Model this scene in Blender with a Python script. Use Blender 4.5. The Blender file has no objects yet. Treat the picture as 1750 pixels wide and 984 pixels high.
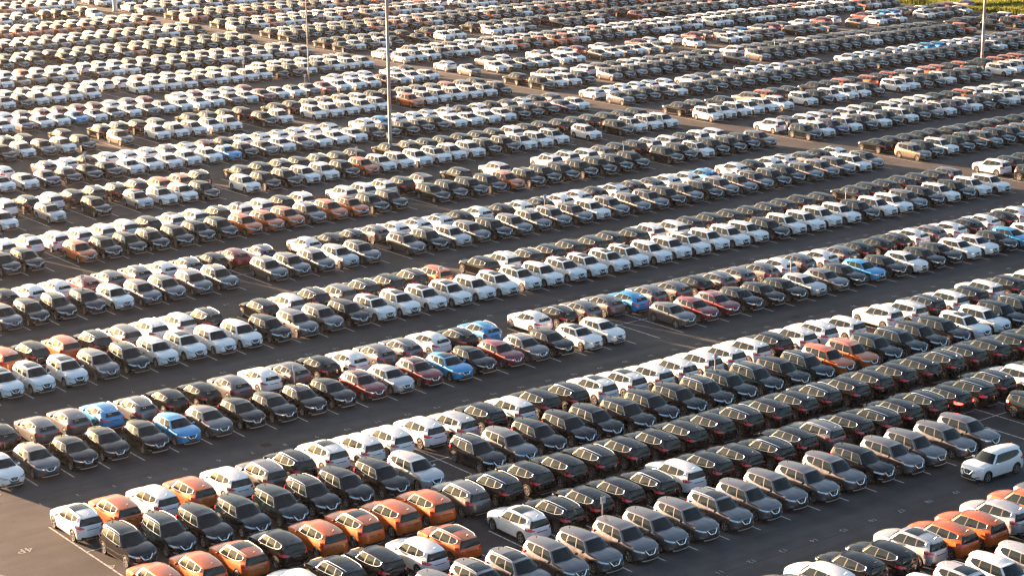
import bpy, bmesh, math, random
from mathutils import Vector, Matrix
random.seed(7)
sc = bpy.context.scene
COL = sc.collection

# ------------------------------------------------------------------ camera, sky, sun, exposure
CAM_H = 43.37
FW = Vector((0.58880886, 0.76772584, -0.25278679)); RT = Vector((0.79179712, -0.6106956, -0.01040259)); UP = Vector((0.16236212, 0.19403072, 0.96746608))
FPX = 3386.9
cam_d = bpy.data.cameras.new('camera'); cam = bpy.data.objects.new('camera', cam_d); COL.objects.link(cam)
m = Matrix((RT, UP, -FW)).transposed().to_4x4(); m.translation = Vector((0, 0, CAM_H)); cam.matrix_world = m
cam_d.sensor_width = 36.0; cam_d.lens = FPX / 1750 * 36; cam_d.clip_start = 1.0; cam_d.clip_end = 4000
sc.camera = cam

SUN_EL = math.radians(5.8)
SUN_AZ = math.radians(13.5)          # towards the sun: +Y turned this much towards -X
TO_SUN = Vector((-math.sin(SUN_AZ) * math.cos(SUN_EL), math.cos(SUN_AZ) * math.cos(SUN_EL), math.sin(SUN_EL)))
w = bpy.data.worlds.new('World'); sc.world = w; w.use_nodes = True
nt = w.node_tree; bg = nt.nodes['Background']
sky = nt.nodes.new('ShaderNodeTexSky'); sky.sky_type = 'NISHITA'; sky.sun_disc = False
sky.sun_elevation = SUN_EL; sky.sun_rotation = -SUN_AZ; sky.altitude = 50; sky.air_density = 1.0; sky.dust_density = 5.0; sky.ozone_density = 1.8
nt.links.new(sky.outputs[0], bg.inputs[0]); bg.inputs[1].default_value = 0.06
sun_d = bpy.data.lights.new('sun', 'SUN'); sun_d.energy = 5.0; sun_d.angle = math.radians(1.0); sun_d.color = (1.0, 0.62, 0.38)
sun = bpy.data.objects.new('sun', sun_d); COL.objects.link(sun); sun.rotation_euler = TO_SUN.to_track_quat('Z', 'Y').to_euler()
sc.view_settings.view_transform = 'Standard'; sc.view_settings.look = 'None'; sc.view_settings.gamma = 1.0; sc.view_settings.exposure = 3.3
sc.cycles.max_bounces = 6; sc.cycles.diffuse_bounces = 2; sc.cycles.glossy_bounces = 4; sc.cycles.transmission_bounces = 2; sc.cycles.volume_bounces = 0
sc.cycles.caustics_reflective = False; sc.cycles.caustics_refractive = False
sc.cycles.use_denoising = True; sc.cycles.sample_clamp_indirect = 6.0
sc.cycles.filter_width = 1.3

def proj(x, y, z):
    d = Vector((x, y, z - CAM_H)); w_ = d.dot(FW)
    return (875 + FPX * d.dot(RT) / w_, 492 - FPX * d.dot(UP) / w_, w_)

# ------------------------------------------------------------------ materials
def mat(name, col, rough=.5, metal=0., coat=0., coat_rough=.05, spec=.5, noise=None, emit=None, bump=None):
    m = bpy.data.materials.new(name); m.use_nodes = True
    t = m.node_tree; b = t.nodes['Principled BSDF']
    b.inputs['Base Color'].default_value = (*col, 1); b.inputs['Roughness'].default_value = rough
    b.inputs['Metallic'].default_value = metal; b.inputs['Coat Weight'].default_value = coat; b.inputs['Coat Roughness'].default_value = coat_rough
    b.inputs['Specular IOR Level'].default_value = spec
    if noise:
        scale, amt, rj = noise
        tc = t.nodes.new('ShaderNodeTexCoord'); n = t.nodes.new('ShaderNodeTexNoise'); n.inputs['Scale'].default_value = scale; n.inputs['Detail'].default_value = 4
        t.links.new(tc.outputs['Object'], n.inputs['Vector'])
        r = t.nodes.new('ShaderNodeMapRange'); r.inputs[1].default_value = .3; r.inputs[2].default_value = .7
        r.inputs[3].default_value = 1 - amt; r.inputs[4].default_value = 1 + amt; t.links.new(n.outputs[0], r.inputs[0])
        mx = t.nodes.new('ShaderNodeVectorMath'); mx.operation = 'SCALE'; mx.inputs[0].default_value = col; t.links.new(r.outputs[0], mx.inputs['Scale'])
        t.links.new(mx.outputs[0], b.inputs['Base Color'])
        r2 = t.nodes.new('ShaderNodeMapRange'); r2.inputs[1].default_value = .3; r2.inputs[2].default_value = .7
        r2.inputs[3].default_value = max(0, rough - rj); r2.inputs[4].default_value = rough + rj; t.links.new(n.outputs[0], r2.inputs[0]); t.links.new(r2.outputs[0], b.inputs['Roughness'])
    if bump:
        n2 = t.nodes.new('ShaderNodeTexNoise'); n2.inputs['Scale'].default_value = bump[0]; n2.inputs['Detail'].default_value = 6
        tc2 = t.nodes.new('ShaderNodeTexCoord'); t.links.new(tc2.outputs['Object'], n2.inputs['Vector'])
        bp = t.nodes.new('ShaderNodeBump'); bp.inputs['Strength'].default_value = bump[1]; bp.inputs['Distance'].default_value = bump[2]
        t.links.new(n2.outputs[0], bp.inputs['Height']); t.links.new(bp.outputs[0], b.inputs['Normal'])
    if emit:
        b.inputs['Emission Color'].default_value = (*emit[0], 1); b.inputs['Emission Strength'].default_value = emit[1]
    return m
def paint(name, col, metal, rough=.40, spec=.35): return mat(name, col, rough, metal, 1.0, .035, spec, noise=(3.0, .06, .05))
PAINT = {
    'W': paint('paint_white', (.80, .80, .79), 0.0), 'L': paint('paint_silver', (.52, .52, .53), .55),
    'G': paint('paint_gunmetal', (.125, .12, .128), .6), 'K': paint('paint_black', (.008, .008, .009), 0.0, .6, 0.0),
    'D': paint('paint_dark_teal', (.006, .014, .019), .0, .5, 0.0), 'O': paint('paint_orange', (.56, .115, .010), .3),
    'B': paint('paint_blue', (.008, .28, .60), .25), 'R': paint('paint_red', (.20, .006, .012), .35),
    'P': paint('paint_navy', (.022, .016, .075), .35), 'T': paint('paint_bronze', (.20, .155, .115), .6)}
CNAME = {'W': 'white', 'L': 'silver', 'G': 'gunmetal grey', 'K': 'black', 'D': 'black', 'O': 'orange', 'B': 'bright blue', 'R': 'dark red', 'P': 'dark navy', 'T': 'bronze'}
M_GLASS = mat('car_glass', (.014, .020, .020), .04, 0, 0, spec=.4, noise=(2, .2, .015))
M_TRIM = mat('black_plastic', (.018, .018, .019), .55, noise=(8, .15, .08))
M_CHROME = mat('chrome', (.72, .72, .73), .16, 1.0, noise=(6, .05, .04))
M_SILVER = mat('satin_silver', (.58, .58, .58), .45, .25, noise=(6, .06, .05))
M_TYRE = mat('tyre_rubber', (.016, .016, .017), .8, noise=(9, .2, .08))
M_RIM = mat('alloy_rim', (.50, .50, .51), .32, .85, noise=(9, .1, .05))
M_HEAD = mat('headlight_lens', (.42, .50, .58), .10, .55, 1.0, .03, noise=(14, .35, .04))
M_TAIL = mat('tail_light_lens', (.72, .010, .025), .12, 0, 1.0, .03, noise=(10, .2, .03))
M_TAIL_ON = mat('tail_light_lit', (.6, .01, .02), .12, 0, 1.0, .03, emit=((1, .03, .02), 2.0))
M_YELLOW = mat('pale_yellow', (.70, .62, .16), .7, noise=(20, .1, .05))
M_STEEL = mat('galvanised_steel', (.34, .335, .33), .5, .35, noise=(1.2, .15, .1))
M_SIGN = mat('sign_panel_white', (.62, .66, .70), .4, noise=(5, .08, .05))
M_INK = mat('sign_lettering_dark', (.03, .04, .06), .5, noise=(5, .08, .05))
M_CONC = mat('weathered_concrete', (.22, .215, .20), .85, noise=(2, .2, .05))
M_IRON = mat('cast_iron', (.035, .028, .024), .7, .4, noise=(6, .3, .1))

def asphalt():
    m = bpy.data.materials.new('asphalt'); m.use_nodes = True; t = m.node_tree; b = t.nodes['Principled BSDF']; L = t.links.new
    tc = t.nodes.new('ShaderNodeTexCoord')
    def noise(scale, detail=5, stretch=None):
        n = t.nodes.new('ShaderNodeTexNoise'); n.inputs['Scale'].default_value = scale; n.inputs['Detail'].default_value = detail
        if stretch:
            mp = t.nodes.new('ShaderNodeMapping'); mp.inputs['Scale'].default_value = stretch; L(tc.outputs['Object'], mp.inputs[0]); L(mp.outputs[0], n.inputs['Vector'])
        else: L(tc.outputs['Object'], n.inputs['Vector'])
        return n
    def ramp(n, lo, hi, a, c):
        r = t.nodes.new('ShaderNodeMapRange'); r.inputs[1].default_value = lo; r.inputs[2].default_value = hi; r.inputs[3].default_value = a; r.inputs[4].default_value = c; L(n.outputs[0], r.inputs[0]); return r
    big = ramp(noise(.07, 7), .35, .65, .76, 1.24); mid = ramp(noise(.8, 6), .3, .7, .85, 1.15); fine = ramp(noise(14, 4), .25, .75, .72, 1.28)
    streak = ramp(noise(.5, 5, (.12, 1.6, 1)), .35, .7, 1.16, .76)       # wheel-worn bands along the lanes
    def mul(a, c):
        x = t.nodes.new('ShaderNodeMath'); x.operation = 'MULTIPLY'; L(a.outputs[0], x.inputs[0]); L(c.outputs[0], x.inputs[1]); return x
    f = mul(mul(big, mid), mul(fine, streak))
    oil = ramp(noise(1.3, 2), .68, .76, 1.0, .62); f = mul(f, oil)
    v = t.nodes.new('ShaderNodeVectorMath'); v.operation = 'SCALE'; v.inputs[0].default_value = (.052, .0515, .0525); L(f.outputs[0], v.inputs['Scale'])
    L(v.outputs[0], b.inputs['Base Color']); b.inputs['Roughness'].default_value = .88; b.inputs['Specular IOR Level'].default_value = .3
    bp = t.nodes.new('ShaderNodeBump'); bp.inputs['Strength'].default_value = .5; bp.inputs['Distance'].default_value = .02
    L(noise(22, 6).outputs[0], bp.inputs['Height']); L(bp.outputs[0], b.inputs['Normal'])
    return m
M_ASPH = asphalt()
def line_paint():
    m = mat('line_paint', (.60, .60, .55), .75); t = m.node_tree; b = t.nodes['Principled BSDF']; L = t.links.new
    tc = t.nodes.new('ShaderNodeTexCoord'); n = t.nodes.new('ShaderNodeTexNoise'); n.inputs['Scale'].default_value = 5; n.inputs['Detail'].default_value = 8; L(tc.outputs['Object'], n.inputs['Vector'])
    r = t.nodes.new('ShaderNodeValToRGB'); r.color_ramp.elements[0].position = .36; r.color_ramp.elements[0].color = (.10, .10, .095, 1); r.color_ramp.elements[1].position = .52; r.color_ramp.elements[1].color = (.56, .56, .52, 1)
    L(n.outputs[0], r.inputs[0]); L(r.outputs[0], b.inputs['Base Color']); return m
M_LINE = line_paint()
M_OLD = mat('worn_marking_paint', (.30, .30, .285), .8, noise=(7, .5, .05))
M_SEAM = mat('joint_sealant', (.016, .016, .016), .7, noise=(3, .3, .1))
def grass_mat():
    m = mat('grass', (.07, .09, .02), .9, spec=.15); t = m.node_tree; b = t.nodes['Principled BSDF']; L = t.links.new
    tc = t.nodes.new('ShaderNodeTexCoord'); n = t.nodes.new('ShaderNodeTexNoise'); n.inputs['Scale'].default_value = .35; n.inputs['Detail'].default_value = 8; L(tc.outputs['Object'], n.inputs['Vector'])
    r = t.nodes.new('ShaderNodeValToRGB'); e = r.color_ramp.elements; e[0].position = .35; e[0].color = (.09, .125, .018, 1); e[1].position = .65; e[1].color = (.24, .26, .05, 1)
    L(n.outputs[0], r.inputs[0]); L(r.outputs[0], b.inputs['Base Color'])
    tr = t.nodes.new('ShaderNodeBsdfTranslucent'); mx = t.nodes.new('ShaderNodeMixShader'); mx.inputs[0].default_value = .5
    L(r.outputs[0], tr.inputs[0]); L(b.outputs[0], mx.inputs[1]); L(tr.outputs[0], mx.inputs[2]); L(mx.outputs[0], t.nodes['Material Output'].inputs['Surface']); return m
M_GRASS = grass_mat()

# ------------------------------------------------------------------ mesh helpers
def mesh(name, verts, faces, mats, idx=None, smooth=True, angle=38):
    me = bpy.data.meshes.new(name); me.from_pydata([tuple(v) for v in verts], [], faces)
    for mm in (mats if isinstance(mats, (list, tuple)) else [mats]): me.materials.append(mm)
    bm = bmesh.new(); bm.from_mesh(me)
    if idx:
        for f_, i in zip(bm.faces, idx): f_.material_index = i
    bmesh.ops.remove_doubles(bm, verts=bm.verts, dist=.0004)
    bmesh.ops.dissolve_degenerate(bm, dist=.0003, edges=bm.edges)
    bm.to_mesh(me); bm.free()
    if smooth:
        me.shade_smooth() if hasattr(me, 'shade_smooth') else None
        me.set_sharp_from_angle(angle=math.radians(angle))
    me.update(); return me
class MB:
    def __init__(s): s.v = []; s.f = []
    def add(s, vs, fs):
        o = len(s.v); s.v += [Vector(v) for v in vs]; s.f += [tuple(i + o for i in q) for q in fs]
    def box(s, a, b):
        (x0, y0, z0), (x1, y1, z1) = a, b
        s.add([(x0, y0, z0), (x1, y0, z0), (x1, y1, z0), (x0, y1, z0), (x0, y0, z1), (x1, y0, z1), (x1, y1, z1), (x0, y1, z1)],
              [(3, 2, 1, 0), (4, 5, 6, 7), (0, 1, 5, 4), (1, 2, 6, 5), (2, 3, 7, 6), (3, 0, 4, 7)])
    def grid(s, rows):
        n = len(rows[0]); vs = [p for r in rows for p in r]
        s.add(vs, [(i * n + j, i * n + j + 1, (i + 1) * n + j + 1, (i + 1) * n + j) for i in range(len(rows) - 1) for j in range(n - 1)])
    def tube(s, pts, r, n=8, r1=None, cap=True):
        pts = [Vector(p) for p in pts]; rings = []
        for i, p in enumerate(pts):
            d = (pts[min(i + 1, len(pts) - 1)] - pts[max(i - 1, 0)]).normalized()
            a = d.cross(Vector((0, 0, 1))) if abs(d.z) < .95 else d.cross(Vector((1, 0, 0))); a.normalize(); b = d.cross(a)
            rr = r if r1 is None else r + (r1 - r) * i / (len(pts) - 1)
            rings.append([p + (a * math.cos(t) + b * math.sin(t)) * rr for t in [2 * math.pi * k / n for k in range(n)]])
        o = len(s.v); s.v += [q for g in rings for q in g]
        for i in range(len(rings) - 1):
            for k in range(n): s.f.append((o + i * n + k, o + (i + 1) * n + k, o + (i + 1) * n + (k + 1) % n, o + i * n + (k + 1) % n))
        if cap:
            s.f.append(tuple(o + k for k in range(n))); s.f.append(tuple(o + (len(rings) - 1) * n + k for k in reversed(range(n))))
    def mesh(s, name, m_, smooth=True, angle=38): return mesh(name, s.v, s.f, m_, smooth=smooth, angle=angle)
def link(name, me, parent=None, loc=(0, 0, 0)):
    o = bpy.data.objects.new(name, me); COL.objects.link(o); o.location = loc
    if parent: o.parent = parent
    return o
def tag(o, label=None, cat=None, group=None, kind=None):
    if label: o['label'] = label
    if cat: o['category'] = cat
    if group: o['group'] = group
    if kind: o['kind'] = kind
    return o
def interp(x, tab):
    if x <= tab[0][0]: return tab[0][1]
    for (a, b), (c, d) in zip(tab, tab[1:]):
        if x <= c: return b + (d - b) * (x - a) / (c - a)
    return tab[-1][1]

# ------------------------------------------------------------------ the lattice of the lot
X0, S, Y0, PY = .42, 2.5, 77.8, 17.03
F_OFF, R_OFF, A_OFF = 2.60, 8.5, 14.2

# ------------------------------------------------------------------ ground, grass, markings
gv = [(-400, -300, 0), (286.4, -300, 0), (286.4, 1600, 0), (-400, 1600, 0)]
ground = tag(link('asphalt_lot', mesh('asphalt_lot', gv, [(0, 1, 2, 3)], M_ASPH, smooth=False)), kind='structure', label='dark asphalt of the vast car storage lot')
def hill_z(x, y): return -.01 + .35 * math.sin(x * .021 + 1) * math.sin(y * .017) + .25 * math.sin(x * .07) * math.sin(y * .055 + 2)
mb = MB(); xs = [286.4] + [288 + i * 6 for i in range(60)] + [700, 1000, 1800]; ys = [-300, 0, 100] + [150 + i * 6 for i in range(60)] + [560, 800, 1600]
mb.grid([[(x, y, (0.0 if x < 287 else hill_z(x, y) + .3)) for y in ys] for x in xs])
mb.f = [tuple(reversed(q)) for q in mb.f]
tag(link('grass_field', mb.mesh('grass_field', M_GRASS)), kind='structure', label='sunlit green field beyond the far edge of the lot')
# grass tufts on the visible part of the field
tb = MB(); rg = random.Random(3)
for _ in range(60000):
    x = 287 + 75 * rg.random() ** 1.5; y = 215 + rg.random() * 75
    u, v, d = proj(x, y, 0)
    if not (1480 < u < 1800 and -60 < v < 40): continue
    z = hill_z(x, y) + .28; h = rg.uniform(.25, .8) * (1.5 if math.sin(x * .25) * math.sin(y * .31) > .3 else .8); a = rg.random() * 6.28; r = rg.uniform(.1, .3)
    for k in range(3):
        aa = a + k * 2.1; c, s_ = math.cos(aa), math.sin(aa)
        tb.add([(x - c * r, y - s_ * r, z), (x + c * r, y + s_ * r, z), (x + s_ * .25 + c * r * .2, y - c * .25, z + h)], [(0, 1, 2)])
tag(link('grass_tufts', tb.mesh('grass_tufts', M_GRASS, smooth=False)), 'tall unmown grass tufts in the field behind the lot', 'grass', kind='stuff')

LINE_W = .11
def flat(name, x0, y0, x1, y1, z, m_):
    return mesh(name, [(x0, y0, z), (x1, y0, z), (x1, y1, z), (x0, y1, z)], [(0, 1, 2, 3)], m_, smooth=False)
bay_line = flat('stall_line', -LINE_W / 2, 0, LINE_W / 2, 10.0, .004, M_LINE)
rest = MB(); cand = []
for n in range(-2, 18):
    for k in list(range(18, 67)) + list(range(68, 114)):
        if k >= 68 and n < 2: continue
        x = X0 + S * k; y = Y0 + PY * n
        u, v, d = proj(x, y, 0)
        if -150 < u < 1900 and -60 < v < 1150: cand.append((d, x, y))
cand.sort()
for i, (d, x, y) in enumerate(cand):
    if i < 300: link('stall_line', bay_line, ground, (x, y, 0))
    else: rest.add([(x - LINE_W / 2, y, .004), (x + LINE_W / 2, y, .004), (x + LINE_W / 2, y + 10, .004), (x - LINE_W / 2, y + 10, .004)], [(0, 1, 2, 3)])
tag(link('far_stall_lines', rest.mesh('far_stall_lines', M_LINE, smooth=False), ground), kind='stuff')
for n in range(-2, 18):
    for ka, kb in ((18, 66), (68, 114)):
        if ka == 68 and n < 2: continue
        y = Y0 + PY * n + 5
        link('bay_divider_line', flat('bay_divider_line', X0 + S * ka, y - .045, X0 + S * kb, y + .045, .008, M_LINE), ground)
rs = random.Random(5)
for n in range(-2, 14):                                    # sealed paving joint down each aisle, slightly wandering
    mb = MB(); y = Y0 + PY * n + 13.45 + (2.0 if n == 1 else rs.uniform(-.6, .6)); rows = []
    for i in range(70):
        x = 30 + i * 3.7; yy = y + .10 * math.sin(i * .37 + n) + rs.uniform(-.03, .03); rows.append([(x, yy - .06, .004), (x, yy + .06, .004)])
    mb.grid(rows); mb.f = [tuple(reversed(q)) for q in mb.f]
    link('paving_joint', mb.mesh('paving_joint', M_SEAM, smooth=False), ground)
TEXT = {}
def text_mesh(txt, size, m_):
    key = (txt, size, m_.name)
    if key not in TEXT:
        c = bpy.data.curves.new('t', 'FONT'); c.body = txt; c.size = size; c.align_x = 'CENTER'; c.align_y = 'CENTER'; c.resolution_u = 2
        o = bpy.data.objects.new('t', c); COL.objects.link(o); dg = bpy.context.evaluated_depsgraph_get()
        me = bpy.data.meshes.new_from_object(o.evaluated_get(dg)); me.name = 'lettering'; me.materials.clear(); me.materials.append(m_)
        bpy.data.objects.remove(o); bpy.data.curves.remove(c); TEXT[key] = me
    return TEXT[key]
for n in range(-1, 4):                                     # painted stall numbers in the aisles, read from the other side
    for k in range(18, 66):
        x = X0 + S * (k + .5); y = Y0 + PY * n + 13.95
        u, v, d = proj(x, y, 0)
        if not (-40 < u < 1790 and -40 < v < 1000) or (n == 0): continue
        o = link('stall_number', text_mesh(str(k - 17), .58, M_OLD), ground, (x, y, .006)); o.rotation_euler[2] = math.pi
o = link('row_mark', text_mesh('4P', 1.0, M_OLD), ground, (42.75, 102.35, .006)); o.rotation_euler[2] = math.pi
o = link('row_mark', text_mesh('4', 1.0, M_OLD), ground, (45.6, 97.0, .006)); o.rotation_euler[2] = math.pi

# grassy kerbed island just cut by the lower left corner
mb = MB(); kb = MB(); N = 24
ring = [(36.6 + 3.75 * math.cos(2 * math.pi * i / N), 98.0 + 4.2 * math.sin(2 * math.pi * i / N)) for i in range(N)]
mb.add([(36.6, 98.0, .2)] + [(36.6 + (x - 36.6) * .95, 98 + (y - 98) * .95, .13) for x, y in ring], [(0, i + 1, (i + 1) % N + 1) for i in range(N)])
rows = [[(36.6 + (x - 36.6) * s_, 98 + (y - 98) * s_, z) for x, y in ring + ring[:1]] for s_, z in ((1, 0), (1, .12), (.95, .135), (.95, .05))]
kb.grid(rows)
isl = tag(link('kerb_island', kb.mesh('kerb_island', M_CONC)), 'kerbed grass island cut by the lower left corner', 'island')
link('island_grass', mb.mesh('island_grass', M_GRASS), isl)

# drain covers
cov = MB(); cov.tube([(0, 0, .002), (0, 0, .02)], .42, 20); cov_me = cov.mesh('drain_cover', M_IRON)
grate = MB()
for i in range(-3, 4): grate.box((-.3, i * .09 - .02, .02), (.3, i * .09 + .02, .032))
grate_me = grate.mesh('drain_grate', M_IRON, smooth=False)
for x, y, lab in ((63.16, 109.5, 'dark round drain cover in the aisle before the blue crossover'), (113.14, 109.5, 'dark round drain cover in the aisle at the far right of the red crossovers')):
    o = tag(link('drain_cover', cov_me, loc=(x, y, .004)), lab, 'drain cover', 'drain covers in the aisle'); link('drain_grate', grate_me, o)

# ------------------------------------------------------------------ cars
def build_car(q):
    """parts of one car, nose to +x: {name: [(mesh, location, sub-part or None), ...]}; q: small crossover instead of the larger SUV"""
    sx = .946 if q else 1.0
    RW = .345 if q else .35; AR = .405
    xw = (1.37, -1.335)
    front = [(2.32, 0), (2.312, .22), (2.28, .44), (2.20, .62), (2.07, .755), (1.90, .845)]
    def arch(c): return [c + AR * a for a in (1.02, 1.0, .96, .86, .66, .36, 0, -.36, -.66, -.86, -.96, -1.0, -1.02)]
    sidex = arch(xw[0]) + [.72, .42, .10, -.22, -.52, -.78] + arch(xw[1])
    def sy(x): return .905 - .018 * max(0, x - .6) ** 1.6 - (.022 * max(0, -x - .9) ** 1.5)
    rear = [(-1.93, .862), (-2.08, .80), (-2.20, .69), (-2.28, .52), (-2.312, .30), (-2.32, 0)]
    OUT = front + [(x, sy(x)) for x in sidex] + rear
    gz = [(.18, .935), (.30, .965), (.45, .99), (.60, 1.0), (.72, .992), (.82, 1.0), (.90, .985), (1.0, .955), (1.10, .915), (1.2, .88)]
    xf = [(.18, -.16), (.28, -.05), (.40, 0), (.55, 0), (.70, -.015), (.82, -.04), (.90, -.09), (.96, -.17), (1.02, -.27), (1.08, -.34)]
    xr = [(.18, .15), (.30, .05), (.42, 0), (.60, 0), (.72, .04), (.90, .055), (1.05, .10), (1.16, .16)]
    ztop_t = [(-2.32, 1.10), (-1.9, 1.15), (-1.5, 1.13), (-.8, 1.085), (0, 1.06), (.7, 1.06), (1.0, 1.08), (1.4, 1.065), (1.8, 1.025), (2.1, .975), (2.32, .925)]
    def zt(x): return interp(x, ztop_t) - (.02 if q else 0)
    def surf(x, y, z, off=0.):
        g = interp(z, gz); xx = x
        if x > 1.2: xx += interp(z, xf) * ((x - 1.2) / 1.12) ** 1.5
        if x < -1.4: xx += interp(z, xr) * ((-1.4 - x) / .92) ** 1.3
        return Vector((xx * sx, y * g, z))
    def zbot(x):
        b = .225 + (.05 if abs(x) > 2.0 else 0)
        for c in xw:
            d = abs(x - c)
            if d <= AR: b = max(b, RW - .01 + math.sqrt(max(0, AR * AR - d * d)))
        return b
    FR = [0, .16, .34, .52, .70, .85, 1.0]
    def column(x, y):
        b = zbot(x); t = zt(x); b2 = b + .075
        return [surf(x, y, b)] + [surf(x, y, b2 + (t - b2) * f_) for f_ in FR]
    cols = [column(x, y) for x, y in OUT]
    P = {}
    body = MB(); clad = MB(); nl = len(cols[0])
    mir = lambda p: Vector((p[0], -p[1], p[2]))
    def both(mb_, rows):
        mb_.grid(rows); o = len(mb_.f); mb_.grid([[mir(p) for p in r] for r in rows])
        for i in range(o, len(mb_.f)): mb_.f[i] = tuple(reversed(mb_.f[i]))
    both(body, [c[1:] for c in cols]); both(clad, [c[:2] for c in cols])
    # bonnet and shelf under the greenhouse
    rows = []
    for (x, y), c in zip(OUT, cols):
        e = c[-1]; r = []
        for v in (1, .93, .80, .60, .35, .12, 0, -.12, -.35, -.60, -.80, -.93, -1):
            bul = .055 * (1 - v * v) * min(1, e.y / .8) + (.014 if .3 < abs(v) < .7 and x > .9 else 0) * min(1, e.y / .8)
            r.append(Vector((e.x, e.y * v, e.z + bul)))
        rows.append(r)
    body.grid(rows)
    # greenhouse: (base x, base y, top x, top y, top z, v low, v high)
    if not q:
        GR = [(1.10, 0, .45, 0, 1.635, .05, .97), (1.07, .33, .435, .26, 1.628, .05, .97), (.99, .58, .395, .44, 1.608, .05, .97), (.86, .75, .32, .55, 1.575, .06, .96),
              (.73, .825, .20, .592, 1.572, .10, .90), (.32, .842, -.06, .602, 1.600, .10, .90), (-.14, .85, -.29, .605, 1.614, .11, .90), (-.21, .85, -.35, .605, 1.615, .11, .90),
              (-.62, .85, -.68, .602, 1.614, .13, .90), (-1.02, .845, -1.0, .597, 1.605, .16, .90), (-1.09, .845, -1.07, .595, 1.602, .17, .90), (-1.42, .832, -1.37, .585, 1.585, .25, .88), (-1.72, .815, -1.64, .572, 1.568, .48, .80),
              (-2.02, .745, -1.85, .53, 1.548, .2, .8), (-2.11, .665, -1.92, .485, 1.555, .04, .88), (-2.17, .35, -1.98, .27, 1.588, .04, .88), (-2.19, 0, -2.0, 0, 1.60, .04, .88)]
    else:
        GR = [(1.12, 0, .38, 0, 1.515, .05, .97), (1.09, .33, .365, .26, 1.508, .05, .97), (1.01, .58, .32, .44, 1.49, .05, .97), (.87, .75, .24, .55, 1.458, .06, .96),
              (.72, .83, .12, .592, 1.456, .09, .90), (.28, .845, -.14, .602, 1.482, .09, .90), (-.16, .85, -.36, .605, 1.492, .10, .90), (-.23, .85, -.42, .605, 1.492, .10, .90),
              (-.62, .85, -.70, .602, 1.485, .12, .90), (-.98, .845, -1.0, .595, 1.468, .18, .89), (-1.05, .842, -1.06, .592, 1.464, .20, .89), (-1.26, .832, -1.24, .582, 1.446, .32, .86), (-1.48, .815, -1.43, .566, 1.426, .56, .78),
              (-2.00, .70, -1.76, .50, 1.385, .3, .8), (-2.08, .60, -1.84, .44, 1.385, .10, .84), (-2.15, .34, -1.90, .26, 1.412, .10, .84), (-2.175, 0, -1.92, 0, 1.42, .10, .84)]
    def gp(i, v, off=0.):
        bx, by, tx, ty, tz, lo, hi = GR[i]; zb = zt(bx) - .03 + (.045 if by < .7 and bx > .5 else 0)
        p = Vector(((bx + (tx - bx) * v) * sx, by + (ty - by) * v, zb + (tz - zb) * v)); b_ = .028 * math.sin(math.pi * min(1, max(0, v)))
        nrm = Vector(((tz - zb) * (1 if bx > .7 else (-1 if bx < -1.9 else 0)), (tz - zb) * (0 if by < .7 and abs(bx) > .7 else 1), .35)).normalized()
        return p + nrm * (b_ + off)
    SEG = ['windscreen'] * 3 + ['body', 'front_side_window', 'front_side_window', 'pillar', 'rear_side_window', 'rear_side_window', 'pillar', 'quarter_window', 'quarter_window', 'body', 'body' if q else 'rearframe', 'rear_window', 'rear_window']
    G = {k: MB() for k in ('windscreen', 'front_side_window', 'rear_side_window', 'quarter_window', 'rear_window')}
    GM = {k: MB() for k in ('front_side_window', 'rear_side_window', 'quarter_window')}
    shell = body; black = clad
    for i, sg in enumerate(SEG):
        def vs(j):
            lo, hi = GR[j][5], GR[j][6]; return [0, lo, lo + (hi - lo) * .35, lo + (hi - lo) * .7, hi, 1]
        A = [gp(i, v) for v in vs(i)]; B = [gp(i + 1, v) for v in vs(i + 1)]
        for j in range(5):
            quad = [[A[j], A[j + 1]], [B[j], B[j + 1]]]
            inner = 1 <= j <= 3
            if sg == 'body' or not inner:
                tgt = clad if (sg == 'rearframe' and j <= 3) else shell
                both(tgt, quad)
            elif sg in ('pillar', 'rearframe'): both(clad, quad)
            elif sg in ('windscreen', 'rear_window'): both(G[sg], quad)
            else:
                G[sg].grid(quad); o = len(GM[sg].f); GM[sg].grid([[mir(p) for p in r] for r in quad])
                for z_ in range(o, len(GM[sg].f)): GM[sg].f[z_] = tuple(reversed(GM[sg].f[z_]))
    # roof
    rows = []
    for i in range(len(GR)):
        e = gp(i, 1); c_ = .078 * (e.y / .60) ** 2
        rows.append([Vector((e.x, e.y * v, e.z + c_ * (1 - abs(v) ** 2.7))) for v in (1, .95, .85, .68, .45, .2, 0, -.2, -.45, -.68, -.85, -.95, -1)])
    shell.grid(rows)
    # spoiler lip
    e = [gp(13, 1), gp(14, 1), gp(15, 1), gp(16, 1)]; lip = .12
    top = [Vector((p.x - lip, p.y * .97, p.z - .012)) for p in e]; bot = [p - Vector((0, 0, .04)) for p in top]
    both(shell, [[a + Vector((.01, 0, .004)), t_, b_, a - Vector((-.02, 0, .06))] for a, t_, b_ in zip(e, top, bot)])
    P['lower_trim'] = [(clad.mesh('lower_trim', M_TRIM), (0, 0, 0))]
    P['windscreen'] = [(G['windscreen'].mesh('windscreen', M_GLASS), (0, 0, 0))]
    P['rear_window'] = [(G['rear_window'].mesh('rear_window', M_GLASS), (0, 0, 0))]
    P['side_window'] = [(g_[k].mesh('side_window', M_GLASS), (0, 0, 0)) for k in ('front_side_window', 'rear_side_window', 'quarter_window') for g_ in (G, GM)]
    BODY = body.mesh('body', PAINT['W'], angle=42)
    # roof ditch lines, chrome surround of the side glass
    tr = []
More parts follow.
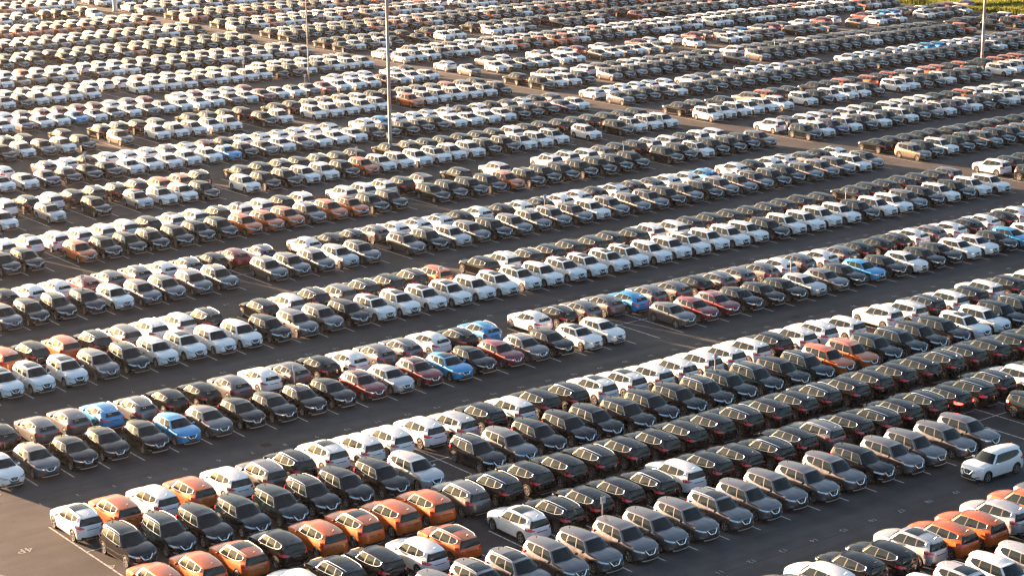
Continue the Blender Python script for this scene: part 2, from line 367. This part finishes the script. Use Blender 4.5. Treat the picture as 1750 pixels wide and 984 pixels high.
    for side in (1, -1):
        mb_ = MB(); f_ = (lambda p: p) if side == 1 else mir
        lo = [gp(i, GR[i][5] - .015, .012) for i in range(4, 13)]; hi = [gp(i, GR[i][6] + .02, .012) for i in range(4, 13)]
        loop = lo + hi[::-1] + lo[:1]
        mb_.tube([f_(p) for p in loop], 0.008 if q else .011, 4, cap=False)
        tr.append((mb_.mesh('window_trim', M_CHROME), (0, 0, 0)))
    P['window_trim'] = tr
    # patches on nose and tail
    def fy(y, z, off, rear_=False):
        g = interp(z, gz); yo = abs(y) / g; tab = sorted([(b_, a_) for a_, b_ in (rear if rear_ else front)] + ([(.862, -1.93), (.875, -1.80), (.88, -1.74)] if rear_ else [(.868, 1.80), (.876, 1.74)]))
        x = interp(yo, tab); p = surf(x, yo, z); e_ = .01
        x2 = interp(yo + e_, tab); p2 = surf(x2, yo + e_, z); p3 = surf(x, yo, z + e_)
        nrm = (p2 - p).cross(p3 - p); nrm.normalize()
        if (nrm.x < 0) != rear_: nrm = -nrm
        p = p + nrm * off; p.y = math.copysign(abs(p.y), y) if y else 0
        return p
    def patch(name, m_, top, bot, off, ny=6, rear_=False, depth=.02):
        """top, bot: polylines of (y, z)"""
        def samp(pl, t):
            k = t * (len(pl) - 1); i = min(int(k), len(pl) - 2); a, b_ = pl[i], pl[i + 1]; fr = k - i
            return a[0] + (b_[0] - a[0]) * fr, a[1] + (b_[1] - a[1]) * fr
        mb_ = MB(); rows = []
        for j in range(ny + 1):
            a = samp(top, j / ny); b_ = samp(bot, j / ny); r = [fy(a[0], a[1], off - depth, rear_)]
            for v in (0, .33, .67, 1): r.append(fy(a[0] + (b_[0] - a[0]) * v, a[1] + (b_[1] - a[1]) * v, off, rear_))
            r.append(fy(b_[0], b_[1], off - depth, rear_)); rows.append(r)
        mb_.grid(rows); return mb_.mesh(name, m_)
    Z = (0, 0, 0)
    if not q:
        P['grille'] = [(patch('grille', M_TRIM, [(-.42, .84), (0, .86), (.42, .84)], [(-.30, .47), (0, .46), (.30, .47)], .016, 10), Z)]
        hl = ([(.46, .835), (.64, .875), (.86, .935)], [(.40, .735), (.62, .755), (.865, .84)])
        fog = ([(.56, .50), (.76, .53)], [(.55, .42), (.76, .45)])
        low = ([(-.60, .42), (-.3, .47), (.3, .47), (.60, .42)], [(-.64, .30), (0, .30), (.64, .30)])
        tl = ([(.50, 1.0), (.72, 1.075), (.88, 1.12)], [(.50, .955), (.72, .91), (.88, .93)])
    else:
        P['grille'] = [(patch('grille', M_TRIM, [(-.38, .80), (0, .82), (.38, .80)], [(-.26, .49), (0, .48), (.26, .49)], .016, 10), Z)]
        hl = ([(.43, .80), (.64, .84), (.86, .905)], [(.38, .72), (.62, .735), (.865, .83)])
        fog = ([(.60, .46), (.76, .48)], [(.60, .39), (.76, .41)])
        low = ([(-.55, .40), (-.3, .46), (.3, .46), (.55, .40)], [(-.62, .29), (0, .29), (.62, .29)])
        tl = ([(.46, .93), (.68, 1.0), (.88, 1.05)], [(.48, .88), (.68, .865), (.88, .89)])
    neg = lambda pl: [(-y, z) for y, z in pl]
    P['headlight'] = [(patch('headlight', M_HEAD, *hl, .020, 10), Z), (patch('headlight', M_HEAD, neg(hl[0]), neg(hl[1]), .020, 10), Z)]
    P['tail_light'] = [(patch('tail_light', M_TAIL, *tl, .014, rear_=True), Z), (patch('tail_light', M_TAIL, neg(tl[0]), neg(tl[1]), .014, rear_=True), Z)]
    P['fog_light'] = [(patch('fog_light', M_HEAD, *fog, .018), Z), (patch('fog_light', M_HEAD, neg(fog[0]), neg(fog[1]), .018), Z)]
    P['bumper_intake'] = [(patch('bumper_intake', M_TRIM, *low, .014, 12), Z)]
    P['bumper_strip'] = [(patch('bumper_strip', M_SILVER, [(-.58, .335), (-.4, .315), (.4, .315), (.58, .335)], [(-.58, .275), (-.4, .255), (.4, .255), (.58, .275)], .034, 10), Z),
                         (patch('bumper_strip', M_SILVER, [(-.50, .33), (0, .33), (.50, .33)], [(-.50, .295), (0, .295), (.50, .295)], .026, 10, True), Z)]
    P['rear_bumper'] = [(patch('rear_bumper', M_TRIM, [(-.70, .50), (-.5, .46), (.5, .46), (.70, .50)], [(-.72, .30), (0, .30), (.72, .30)], .014, 12, True), Z)]
    P['tailgate_trim'] = [(patch('tailgate_trim', M_CHROME, [(-.36, .90), (.36, .90)], [(-.36, .865), (.36, .865)], .012, 6, True), Z)]
    vb = MB(); w_ = .055
    for s_ in (1, -1):
        pts = [(.41 if not q else .37, .86 if not q else .82), (.29, .72), (.20, .61), (0, .595)]
        rows = [[fy(s_ * max(y - w_, 0) if y else 0, z + (.05 if y == 0 else .01), .024), fy(s_ * y, z, .040), fy(s_ * (y + (.02 if y else 0)), z - .025, .016)] for y, z in pts]
        vb.grid(rows if s_ == 1 else rows[::-1])
    bd = MB(); c = fy(0, .735 if not q else .715, .045); n_ = 14
    for r0, r1, x_ in ((.070, .052, .006), (.045, .0, -.004)):
        bd.grid([[Vector((c.x + x_, math.cos(2 * math.pi * i / n_) * r, c.z + math.sin(2 * math.pi * i / n_) * r)) for i in range(n_ + 1)] for r in (r0, max(r1, .001))])
    bd.box((c.x - .01, -.085, c.z - .016), (c.x + .014, .085, c.z + .016))
    P['grille_chrome'] = [(vb.mesh('grille_chrome', M_CHROME), Z, (bd.mesh('badge', M_CHROME, angle=20), 'badge'))]
    # mirrors, antenna, rails, sunroof, underbody
    mm = []
    for s_ in (1, -1):
        mb_ = MB(); cx, cy, cz = .60 * sx, .985, zt(.6) + .055
        rows = []
        for i in range(7):
            t_ = -1 + 2 * i / 6; rr = math.sqrt(max(0, 1 - abs(t_) ** 3)); 
            rows.append([Vector((cx + .085 * rr * math.cos(a) * (1.1 if math.cos(a) > 0 else .5), s_ * (cy + .115 * t_), cz + .075 * rr * math.sin(a) + .01 * t_)) for a in [2 * math.pi * j / 8 for j in range(9)]])
        mb_.grid(rows if s_ == -1 else rows[::-1]); mb_.box((cx - .03, min(s_ * .83, s_ * .90), cz - .05), (cx + .04, max(s_ * .83, s_ * .90), cz - .02))
        mm.append((mb_.mesh('mirror', M_TRIM), Z))
    P['mirror'] = mm
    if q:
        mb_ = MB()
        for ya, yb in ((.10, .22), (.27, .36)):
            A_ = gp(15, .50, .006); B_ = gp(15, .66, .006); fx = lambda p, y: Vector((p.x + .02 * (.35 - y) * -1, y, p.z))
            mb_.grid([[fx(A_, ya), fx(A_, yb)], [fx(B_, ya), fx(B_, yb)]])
        P['window_patch'] = [(mb_.mesh('window_patch', M_YELLOW), Z)]  # two small pale yellow patches on the rear glass
    mb_ = MB(); az = (1.632 if not q else 1.455); ax = -1.74 * sx
    mb_.tube([(ax, 0, az), (ax, 0, az + .03), (ax - .01, 0, az + .055)], .042, 8, .022); mb_.tube([(ax - .01, 0, az + .05), (ax - .11, 0, az + .13)], .010, 5, .005)
    P['antenna'] = [(mb_.mesh('antenna', M_TRIM), Z)]
    rl = []
    for s_ in (1, -1):
        mb_ = MB(); pts = []
        for i in range(4, 14):
            p = gp(i, 1); e_ = .05 if 4 < i < 13 else 0; pts.append((p.x, s_ * (p.y - .03), p.z + e_ + .015))
        mb_.tube(pts, .026, 6); rl.append((mb_.mesh('roof_rail', M_CHROME), Z))
    P['roof_rail'] = rl
    mb_ = MB(); rows = []
    for i in range(9):
        x = (.10 - i * .125) * sx; r = []
        ztp = interp(x / sx, sorted((g_[2], g_[4]) for g_ in GR[3:13]))
        for v in (-.80, -.6, -.3, 0, .3, .6, .80): r.append((x, .60 * v, ztp + .078 * (1 - abs(v) ** 2.7) + .010))
        rows.append(r)
    mb_.grid(rows[::-1]); P['sunroof'] = [(mb_.mesh('sunroof', M_GLASS), Z)]
    mb_ = MB(); mb_.box((-2.05 * sx, -.70, .21), (2.0 * sx, .70, .72)); mb_.box((-2.05 * sx, -.72, .21), (-1.78 * sx, .72, .60)); mb_.box((-.88 * sx, -.82, .24), (.90 * sx, .82, .60)); mb_.box((1.82 * sx, -.74, .21), (2.0 * sx, .74, .6))
    P['underbody'] = [(mb_.mesh('underbody', M_TRIM, smooth=False), Z)]
    # wheels
    ty = MB(); prof = [(.215, -.10), (.245, -.118), (.315, -.115), (RW - .005, -.085), (RW, 0), (RW - .005, .085), (.315, .115), (.245, .118), (.215, .10)]
    ns = 20
    ty.grid([[Vector((math.cos(2 * math.pi * i / ns) * r, y, math.sin(2 * math.pi * i / ns) * r)) for r, y in prof] for i in range(ns + 1)])
    rm = MB(); ns = 20; rows = []
    for r, y in ((.25, .112), (.228, .116), (.215, .085), (.07, .07), (.002, .075)):
        rows.append([Vector((math.cos(2 * math.pi * i / ns) * r, y, math.sin(2 * math.pi * i / ns) * r)) for i in range(ns + 1)])
    dk = MB(); dk.grid(rows[2:])
    rm.grid(rows[:3])
    for k in range(5):
        for dd in (-.13, .13):
            a = 2 * math.pi * k / 5 + dd; c_, s_ = math.cos(a), math.sin(a); w_ = .017
            pr = lambda r, o, y: Vector((c_ * r - s_ * o, y, s_ * r + c_ * o))
            rm.grid([[pr(.045, -w_, .085), pr(.045, -w_, .104), pr(.045, w_, .104), pr(.045, w_, .085)], [pr(.222, -w_ * 1.1, .085), pr(.222, -w_ * 1.1, .110), pr(.222, w_ * 1.1, .110), pr(.222, w_ * 1.1, .085)]])
    rm.grid([[Vector((math.cos(2 * math.pi * i / 10) * r, .108, math.sin(2 * math.pi * i / 10) * r)) for i in range(11)] for r in (.055, .001)])
    rim = mesh('rim', rm.v + dk.v, rm.f + [tuple(i + len(rm.v) for i in f_) for f_ in dk.f], [M_RIM, M_TRIM], [0] * len(rm.f) + [1] * len(dk.f))
    tyre = ty.mesh('wheel', M_TYRE, angle=50)
    P['wheel'] = []
    for c in xw:
        for s_ in (1, -1): P['wheel'].append((tyre, (c * sx, s_ * .775, RW), (rim, 'rim'), s_))
    return BODY, P

MODELS = {False: build_car(False), True: build_car(True)}
def part_list(q, rails, sunroof):
    BODY, P = MODELS[q]
    for name, lst in P.items():
        if name == 'roof_rail' and not rails: continue
        if name == 'sunroof' and not sunroof: continue
        for it in lst: yield name, it
PROTO = {}
def place_car(name, x, y, rz, colour, q, rails, sunroof, label, group, lit=False):
    BODY, P = MODELS[q]
    root = bpy.data.objects.new(name, None); COL.objects.link(root); root.location = (x, y, 0); root.rotation_euler = (0, 0, rz); root.empty_display_size = .3
    tag(root, label, 'car', group)
    b = link('body', BODY, root); b.material_slots[0].link = 'OBJECT'; b.material_slots[0].material = PAINT[colour]
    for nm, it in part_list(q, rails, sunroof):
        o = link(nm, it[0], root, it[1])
        if nm == 'mirror' or nm == 'antenna':
            o.material_slots[0].link = 'OBJECT'; o.material_slots[0].material = PAINT[colour] if colour not in 'G' else M_TRIM
        if nm == 'tail_light' and lit: o.material_slots[0].link = 'OBJECT'; o.material_slots[0].material = M_TAIL_ON
        if nm == 'wheel':
            if it[3] < 0: o.rotation_euler[2] = math.pi
            link(it[2][1], it[2][0], o)
        elif len(it) > 2: link(it[2][1], it[2][0], o)
    return root
def merged_mesh(q, colour, rails, sunroof):
    BODY, P = MODELS[q]; mats = []; V = []; Fs = []; I = []; SM = []
    def put(me, loc, rot, override=None):
        o = len(V); c, s_ = math.cos(rot), math.sin(rot)
        V.extend([(v.co.x * c - v.co.y * s_ + loc[0], v.co.x * s_ + v.co.y * c + loc[1], v.co.z + loc[2]) for v in me.vertices])
        for p in me.polygons:
            mm = override or me.materials[p.material_index]
            if mm not in mats: mats.append(mm)
            Fs.append([i + o for i in p.vertices]); I.append(mats.index(mm))
    put(BODY, (0, 0, 0), 0, PAINT[colour])
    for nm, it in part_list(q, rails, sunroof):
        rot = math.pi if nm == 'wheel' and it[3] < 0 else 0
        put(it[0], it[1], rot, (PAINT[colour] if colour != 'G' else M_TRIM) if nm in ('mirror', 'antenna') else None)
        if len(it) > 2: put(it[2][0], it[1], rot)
    me = bpy.data.meshes.new('far_car'); me.from_pydata(V, [], Fs)
    for mm in mats: me.materials.append(mm)
    me.polygons.foreach_set('material_index', I); me.shade_smooth(); me.set_sharp_from_angle(angle=math.radians(40)); me.update()
    return me

# ------------------------------------------------------------------ what stands where, read off row by row (. = empty stall)
ROWS = {
 (-1, 'F'): [(30, 'WLWLKKGW')], (-1, 'R'): [(28, 'GWKKLOOLOGKO')],
 (0, 'F'): [(18, 'GGGGGGGGGGGGGGGGGKGGGG..KGKG')], (0, 'R'): [(18, 'KKWKKWO.WKKKKWKKKKGKKKKKKKWKWK')],
 (1, 'F'): [(18, 'KDKDDKKKL.KGKKKKKKKDDKDOODDKKWWKDKW')], (1, 'R'): [(18, 'WOWOWGKWWWWLKWKKWWWWWWWKWWW.WWKWKWKW')],
 (2, 'F'): [(18, 'WGKKKBGKKKKRLRBKRGKWW..GRRKKKLGKBKWKKWWKBWKW')], (2, 'R'): [(18, 'GKGGBGKKGWGKWGGWKB.WKGGBGGKGGGWGWGKKKWGWKWKWKG')],
 (3, 'F'): [(19, 'WWWWWGDWWWWKGGKWWWWWWWWWWWWWWWWWWKWWWWKWWGKWKWW'), (68, 'KKGK')],
 (3, 'R'): [(20, 'KOOKOKGWWK.KWKGKKKO.KWKKKKKKWWKKKKKKKK.KKKKKKG'), (68, 'WKKGK')],
 (4, 'F'): [(23, 'GGKDKWGGGG.GGGLG.GKLGKGGGGWGGGKGKGGGKKGGGWG'), (68, 'TKWKKGKKGKK')],
 (4, 'R'): [(24, 'WKWWRGGWGKRP.WKKGWWWKWKWKWWKWKGWWB.WKWWGKW'), (68, 'KKKKKKKKKKKKG')],
 (5, 'F'): [(26, 'KKK.ODDKKDKOOOGOODD.KDKDOKKKKDKD.KKWKKD'), (68, 'KWPWKWKWKGWPWKKWWKW')],
 (5, 'R'): [(27, 'WWWWWWWKWWKWWKW.WWWKG.K.L..WWWGKKLWKWW.'), (68, 'WGWWGWWKWWWWKKOWWWKWK')],
 (6, 'F'): [(29, 'WW.L.K.LWWK.WKKWWKOWWWWWWKKWWW.W.KWWW'), (68, 'WWWWWW.WKWWWK.WWKKWKGK.WWWGKW')],
 (6, 'R'): [(32, 'KWKKKKOOK.KKKKKKK.KKKKKKKWKKKKKKKK'), (68, 'KK.K.TOKK.KKOKOKOGWOOKO.KOOOK')],
 (7, 'F'): [(32, 'WWWPKKKWWWWWBKGWGWWWKKKKKWWWWKKKPW'), (69, 'DDKWKDDDDKDKDDDKDDKDDKDDKDKDDDWDKK')],
 (7, 'R'): [(34, 'W.GWKWWWGWRKWWWWWW.WBWWWWKWKGWKG'), (68, 'WWWWWW.LGGWWWWWGGG..LWWGWWWBBWWWGLGG')],
 (8, 'F'): [(35, 'GKWGWK.T.WWWWW.KW.WWWWW.OWWWWWD'), (68, 'KWWK.GKGGDDDDD.G.GKDDKDKDDDWKDDKDDDKO..K.KO')],
 (8, 'R'): [(37, 'KK.K.KKKG.KKKK.KKGGGWKKGGGOGK'), (68, 'K.GW.WGKWWGGGGKW.WGGKGGWGKKGGKKKGKKK..KK.K')],
 (9, 'F'): [(38, 'WWPWWBWGWGWWWWGWRWWGRWWWRWWW'), (68, 'T.WGGWGWW.GWGWGG..W..WWGKP.KKGG..T.WPW..WGGK')],
 (9, 'R'): [(40, 'WGRRRRWGR.WRWWR.....WWW.WP'), (68, 'W..GW..L.LR.L..RW.W.RGGLB.GRG.W.RW..RWBBGGW.KR.G')],
 (10, 'F'): [(41, 'WWKWWWW..WWWWGWWWWKKWGWWW'), (68, 'WWWGWW.WWOKOOOWKKKWKKWWGW.WWKKWWKKKWWKKWKO')],
 (10, 'R'): [(42, 'WWKWGKWWWOWWWWWG.WWWWWGG'), (68, 'W.GWWGWWGWWWWGGWWOWWWWWWWKWWWWWWWGWWOWWW')],
 (11, 'F'): [(44, 'WWTGGW.GWWKPGKKPWGWKWG'), (68, 'KWKWK.K.WW..WWWG..KKKWK..RK.KKKKKKWKKKRKKKKK')],
 (11, 'R'): [(45, 'WWOWWWWWWKGGGGGGOGGGG'), (68, 'KKKGGKK.KKK.KGKGKKKGKKKGKKKKGKKKGG')],
 (12, 'F'): [(47, 'KKKK.KDDDGOKKDDDDDD'), (68, 'KKDDDKDOKOKOWKDDKOKKWKOKOKKOKKKOOOOK')],
 (12, 'R'): [(48, 'KKKKKKGKGKKKGKKKKG'), (68, 'KGGGWGGKOGWWGGGGKGWWGGGGKGGGGGG')],
 (13, 'F'): [(50, 'KKGGGGGGGGGGGWGK'), (68, 'TKWOWWK.WO.GWOWWKW..WWWKOKWK')],
 (13, 'R'): [(51, 'GWGWGWGWGOGGWGG'), (68, 'KGGWGWWWWGWWOWGG')],
 (14, 'F'): [(52, 'GKOOOOOOOKOGOO'), (68, 'OOKKKOKOWKOKWOKKOWK')], (14, 'R'): [(53, 'WGGWGKGWGWGWG'), (68, 'KGKGGOGKGGKGGG')],
 (15, 'F'): [(55, 'WWWKW..K.W.'), (68, 'TWKWWKWKWW')], (15, 'R'): [(55, 'WGWGW.KK.K.'), (68, 'W.WGKWWGWW')],
 (16, 'F'): [(58, 'KKOWOWW'), (68, 'WWKWKW')],
}
SMALL = {(2, 'F'), (2, 'R'), (4, 'R'), (7, 'F'), (7, 'R'), (9, 'F'), (9, 'R'), (11, 'F')}
RAILS = {(1, 'R'): {18, 23, 24, 25, 33, 34, 35, 42, 43, 47, 48}, (1, 'F'): {18, 19, 23, 28, 36, 38, 40, 42, 44, 50}, (0, 'R'): {21, 24, 26, 27, 30, 34, 36, 38, 40, 42, 43},
         (0, 'F'): {23, 24, 30}, (-1, 'R'): {32}, (-1, 'F'): {31}, (2, 'R'): {22, 23, 32, 34, 35, 38, 45, 54, 56, 58}, (2, 'F'): {27, 29, 31, 35, 43},
         (3, 'R'): {25, 27, 29, 33, 35, 37, 41, 42, 48}, (3, 'F'): {25, 37, 50, 55}, (0, 'A'): {20, 23, 26, 27, 30, 35, 38, 43}}
ROOFS = {(1, 'R'): {18, 25, 34, 35}, (1, 'F'): {47}, (0, 'R'): {21, 24, 26}, (0, 'F'): {23, 24, 30}, (-1, 'R'): {32}, (-1, 'F'): {31}, (2, 'F'): {29, 31, 32, 37},
         (3, 'F'): {21, 22, 23, 27, 34, 35, 36, 37, 39, 40, 42, 43, 44, 45, 48}, (0, 'A'): {20, 23}}
CARS = []       # (n, side, k, x, y, rz, colour, small, rails, sunroof)
rc = random.Random(11)
def add_car(n, side, k, c, x=None):
    y = Y0 + PY * n + {'F': F_OFF, 'R': R_OFF, 'A': A_OFF}[side] + (rc.uniform(-.28, .28) if side == 'R' else rc.uniform(-.2, .2))
    if x is None: x = X0 + S * (k + .5) + rc.uniform(-.12, .12)
    if n <= 1 and side != 'A': x += .2 if side == 'F' else -.25
    if (n, side) == (1, 'R') and k < 24: y = Y0 + PY + 8.15 + rc.uniform(-.12, .12)
    rz = (-math.pi / 2 if side == 'F' else math.pi / 2) + rc.gauss(0, .012)
    near = n <= 3
    r = k in RAILS.get((n, side), ()) if near else rc.random() < .3
    s_ = k in ROOFS.get((n, side), ()) if near else rc.random() < .2
    if c == 'K' and n > 3 and rc.random() < .35: c = 'D'
    small = (n, side) in SMALL
    if small and c == 'O': small = False
    CARS.append((n, side, k, x, y, rz, c, small, r, s_))
explicit = set()
for (n, side), segs in ROWS.items():
    for k0, st in segs:
        for i, c in enumerate(st):
            explicit.add((n, side, k0 + i))
            if c != '.': add_car(n, side, k0 + i, c)
for i, c in enumerate('OOOKOOOOG' + 'K' * 26): add_car(0, 'A', 18 + i, c, X0 + S * (18.14 + 1.03 * i))
# rows carry on past what was read, only as far as a sidestep would show them
for n in range(-1, 20):
    for side in 'FR':
        for k in list(range(18, 66)) + list(range(68, 113)):
            if (n, side, k) in explicit or (k >= 68 and n < 3): continue
            x = X0 + S * (k + .5); y = Y0 + PY * n + (F_OFF if side == 'F' else R_OFF)
            u, v, d = proj(x, y, .8)
            if d > 20 and -110 < u < 1860 and -25 < v < 1060 and rc.random() < .88: add_car(n, side, k, rc.choices('WKGOLRBP', (34, 30, 20, 6, 4, 3, 2, 1))[0])

def in_frame(x, y):
    c = [proj(x + a, y + b, z) for a in (-.85, .85) for b in (-2.2, 2.2) for z in (.25, 1.5)]
    return any(0 <= u <= 1750 and 0 <= v <= 984 for u, v, d in c)
VIS = sorted([c for c in CARS if in_frame(c[3], c[4])], key=lambda c: proj(c[3], c[4], .8)[2])
NEAR = VIS[:300]; near_ids = {(c[0], c[1], c[2]) for c in NEAR}
FAR = [c for c in CARS if (c[0], c[1], c[2]) not in near_ids]
ORD = ['', 'first', 'second', 'third', 'fourth', 'fifth', 'sixth', 'seventh', 'eighth', 'ninth', 'tenth']
def ordn(i):
    if i <= 10: return ORD[i]
    return str(i) + ('th' if 10 < i % 100 < 14 else {1: 'st', 2: 'nd', 3: 'rd'}.get(i % 10, 'th'))
ROWTXT = {(-1, 'F'): 'nose-out row in the bottom right corner', (-1, 'R'): 'tail-on row by the bottom right corner', (0, 'F'): 'nearest long nose-out row', (0, 'R'): 'tail-on row just behind the nearest nose-out row',
          (0, 'A'): 'extra tail-on row filling the nearest aisle', (1, 'F'): 'second long nose-out row', (1, 'R'): 'tail-on row behind the second nose-out row', (2, 'F'): 'third long nose-out row', (2, 'R'): 'tail-on row behind the third nose-out row',
          (3, 'F'): 'fourth long nose-out row', (3, 'R'): 'tail-on row behind the fourth nose-out row', (4, 'F'): 'fifth long nose-out row', (4, 'R'): 'tail-on row behind the fifth nose-out row',
          (5, 'F'): 'sixth long nose-out row', (5, 'R'): 'tail-on row behind the sixth nose-out row'}
rank = {}
for key in {(c[0], c[1]) for c in VIS}:
    for i, c in enumerate(sorted([c for c in VIS if (c[0], c[1]) == key], key=lambda c: c[3])): rank[(c[0], c[1], c[2])] = i + 1
for c in NEAR:
    n, side, k, x, y, rz, col, small, r, s_ = c
    kind = 'crossover' if small else 'SUV'
    extra = ' with sunroof' if s_ and len(CNAME[col].split()) == 1 else ''
    label = '%s %s%s, %s from left, %s' % (CNAME[col], kind, extra, ordn(rank[(n, side, k)]), ROWTXT[(n, side)])
    place_car('crossover' if small else 'suv', x, y, rz, col, small, r, s_, label, 'cars in the ' + ROWTXT[(n, side)], lit=(n, side, k) == (0, 'R', 41))
# the one car on the move, driving down the aisle
place_car('suv', 95.8, 75.35, math.pi - .02, 'W', False, False, False, 'white SUV driving along the aisle at the right edge, side-on', None)

# ------------------------------------------------------------------ far cars: one object of instances
variants = []; vid = {}
src = bpy.data.collections.new('far_car_shapes')
def variant(q, col, r, s_):
    key = (q, col, r, s_)
    if key not in vid:
        vid[key] = len(variants); o = bpy.data.objects.new('far_car_%03d' % len(variants), merged_mesh(*key)); src.objects.link(o); variants.append(o)
    return vid[key]
pts = []; idx = []; rots = []
for n, side, k, x, y, rz, col, small, r, s_ in FAR:
    if s_ and r: r = False
    pts.append((x, y, 0)); idx.append(variant(small, col, r, s_)); rots.append((0, 0, rz))
me = bpy.data.meshes.new('far_parked_cars'); me.from_pydata(pts, [], [])
a = me.attributes.new('shape', 'INT', 'POINT'); a.data.foreach_set('value', idx)
a = me.attributes.new('turn', 'FLOAT_VECTOR', 'POINT'); a.data.foreach_set('vector', [c for v in rots for c in v])
far = tag(link('far_parked_cars', me), 'the many far rows of parked cars filling the upper half', 'cars', kind='stuff')
ng = bpy.data.node_groups.new('place_far_cars', 'GeometryNodeTree')
ng.interface.new_socket('Geometry', in_out='INPUT', socket_type='NodeSocketGeometry'); ng.interface.new_socket('Geometry', in_out='OUTPUT', socket_type='NodeSocketGeometry')
gi = ng.nodes.new('NodeGroupInput'); go = ng.nodes.new('NodeGroupOutput'); ip = ng.nodes.new('GeometryNodeInstanceOnPoints'); ci = ng.nodes.new('GeometryNodeCollectionInfo')
ci.inputs['Collection'].default_value = src; ci.inputs['Separate Children'].default_value = True; ci.inputs['Reset Children'].default_value = True
na = ng.nodes.new('GeometryNodeInputNamedAttribute'); na.data_type = 'INT'; na.inputs[0].default_value = 'shape'
nr = ng.nodes.new('GeometryNodeInputNamedAttribute'); nr.data_type = 'FLOAT_VECTOR'; nr.inputs[0].default_value = 'turn'
e2r = ng.nodes.new('FunctionNodeEulerToRotation')
L = ng.links.new
L(gi.outputs[0], ip.inputs['Points']); L(ci.outputs[0], ip.inputs['Instance']); ip.inputs['Pick Instance'].default_value = True
L(na.outputs[0], ip.inputs['Instance Index']); L(nr.outputs[0], e2r.inputs[0]); L(e2r.outputs[0], ip.inputs['Rotation']); L(ip.outputs[0], go.inputs[0])
md = far.modifiers.new('place', 'NODES'); md.node_group = ng

# ------------------------------------------------------------------ number signs between the bays, lamp masts, aisle markers
pst = MB(); pst.tube([(0, 0, 0), (0, 0, 2.35)], .038, 8); pst_me = pst.mesh('post', M_STEEL)
pan = MB(); pan.box((-.17, -.055, 2.12), (.17, -.035, 2.54)); pan_me = pan.mesh('number_sign', M_SIGN, smooth=False)
SG = [(0, 28), (1, 38), (2, 28), (2, 48), (3, 38), (3, 58), (4, 28), (4, 48), (5, 38), (5, 58), (6, 48), (7, 38), (7, 58), (8, 48), (9, 58), (8, 88), (7, 78), (10, 58)]
near_txt = {}
for n, k in SG:
    x = X0 + S * k - .45; y = Y0 + PY * n + 5.0
    rowname = ROWTXT.get((n, 'F'), '%s long nose-out row' % ordn(n + 1))
    o = tag(link('number_sign', pan_me, loc=(x, y, 0)), 'number sign %d on post %s behind %s' % (k - 18, {28: 'at the left end', 38: 'left of centre', 48: 'midway', 58: 'towards the right', 78: 'right of the cross aisle', 88: 'right'}[k], rowname), 'sign', 'number signs between the rows')
    link('post', pst_me, o); t = link('number', text_mesh(str(k - 18), .26, M_INK), o, (0, -.058, 2.33)); t.rotation_euler[0] = math.pi / 2
def mast(x, y, hgt, r0, r1, label, big=True):
    e = bpy.data.objects.new('lamp_mast', None); COL.objects.link(e); e.location = (x, y, 0); tag(e, label, 'lamp post', 'lamp masts over the lot')
    mb = MB(); mb.tube([(0, 0, 1.5 if big else .4), (0, 0, hgt * .5), (0, 0, hgt)], r0, 12 if big else 8, r1); link('pole', mb.mesh('pole', M_STEEL), e)
    mb = MB(); mb.tube([(0, 0, 0), (0, 0, 1.5 if big else .4)], r0 * 1.25, 12, r0 * 1.15); link('base', mb.mesh('base', M_CONC), e)
    if big:
        mb = MB(); mb.box((r0 * .2, -r0 * 1.25, 3.2), (r0 * 1.1, -r0 * .7, 4.0)); link('junction_box', mb.mesh('junction_box', M_SIGN, smooth=False), e)
    mb = MB(); mb.tube([(-1.6, 0, hgt), (1.6, 0, hgt)], .08, 8); link('crossbar', mb.mesh('crossbar', M_STEEL), e)
    for s_ in (-1.5, -.5, .5, 1.5):
        mb = MB(); mb.box((s_ - .3, -.55, hgt + .05), (s_ + .3, .15, hgt + .3)); link('lamp_head', mb.mesh('lamp_head', M_STEEL, smooth=False), e)
mast(X0 + S * 51.2, Y0 + PY * 6 + 10.6, 30, 0.21, .15, 'tall grey lamp mast left of centre, standing among white SUVs')
mast(X0 + S * 93.95, Y0 + PY * 6 + 10.9, 30, 0.21, .15, 'tall grey lamp mast near the right edge before the orange SUVs')
mast(X0 + S * 60.0, Y0 + PY * 9 + 12.8, 13, .10, .07, 'thin lamp post in an upper aisle left of centre', False)
for x, y, lab in ((169.0, 359.4, 'white marker post in the top left cross aisle, nearer the top edge'), (169.5, 343.2, 'white marker post in the top left cross aisle, nearer the camera')):
    mb = MB(); mb.tube([(0, 0, 0), (0, 0, .06), (0, 0, .07), (0, 0, 3.0), (0, 0, 3.06)], .40, 12); o = tag(link('marker_post', mb.mesh('marker_post', M_SIGN), loc=(x, y, 0)), lab, 'post', 'marker posts in the cross aisle')
    mb = MB(); mb.tube([(0, 0, 0), (0, 0, .15)], .55, 12); link('base', mb.mesh('base', M_CONC), o)
# ------------------------------------------------------------------ thin air volume, added to stand in for lens bloom and far fade
hb = MB(); hb.box((-390, -290, -1.5), (900, 900, 46))
hm = bpy.data.materials.new('bloom_haze_air'); hm.use_nodes = True; t = hm.node_tree; t.nodes.remove(t.nodes['Principled BSDF'])
pv = t.nodes.new('ShaderNodeVolumePrincipled'); pv.inputs['Color'].default_value = (1, .97, .93, 1); pv.inputs['Density'].default_value = .00006; pv.inputs['Anisotropy'].default_value = .84
t.links.new(pv.outputs[0], t.nodes['Material Output'].inputs['Volume'])
tag(link('bloom_haze', hb.mesh('bloom_haze', hm, smooth=False)), kind='stuff')
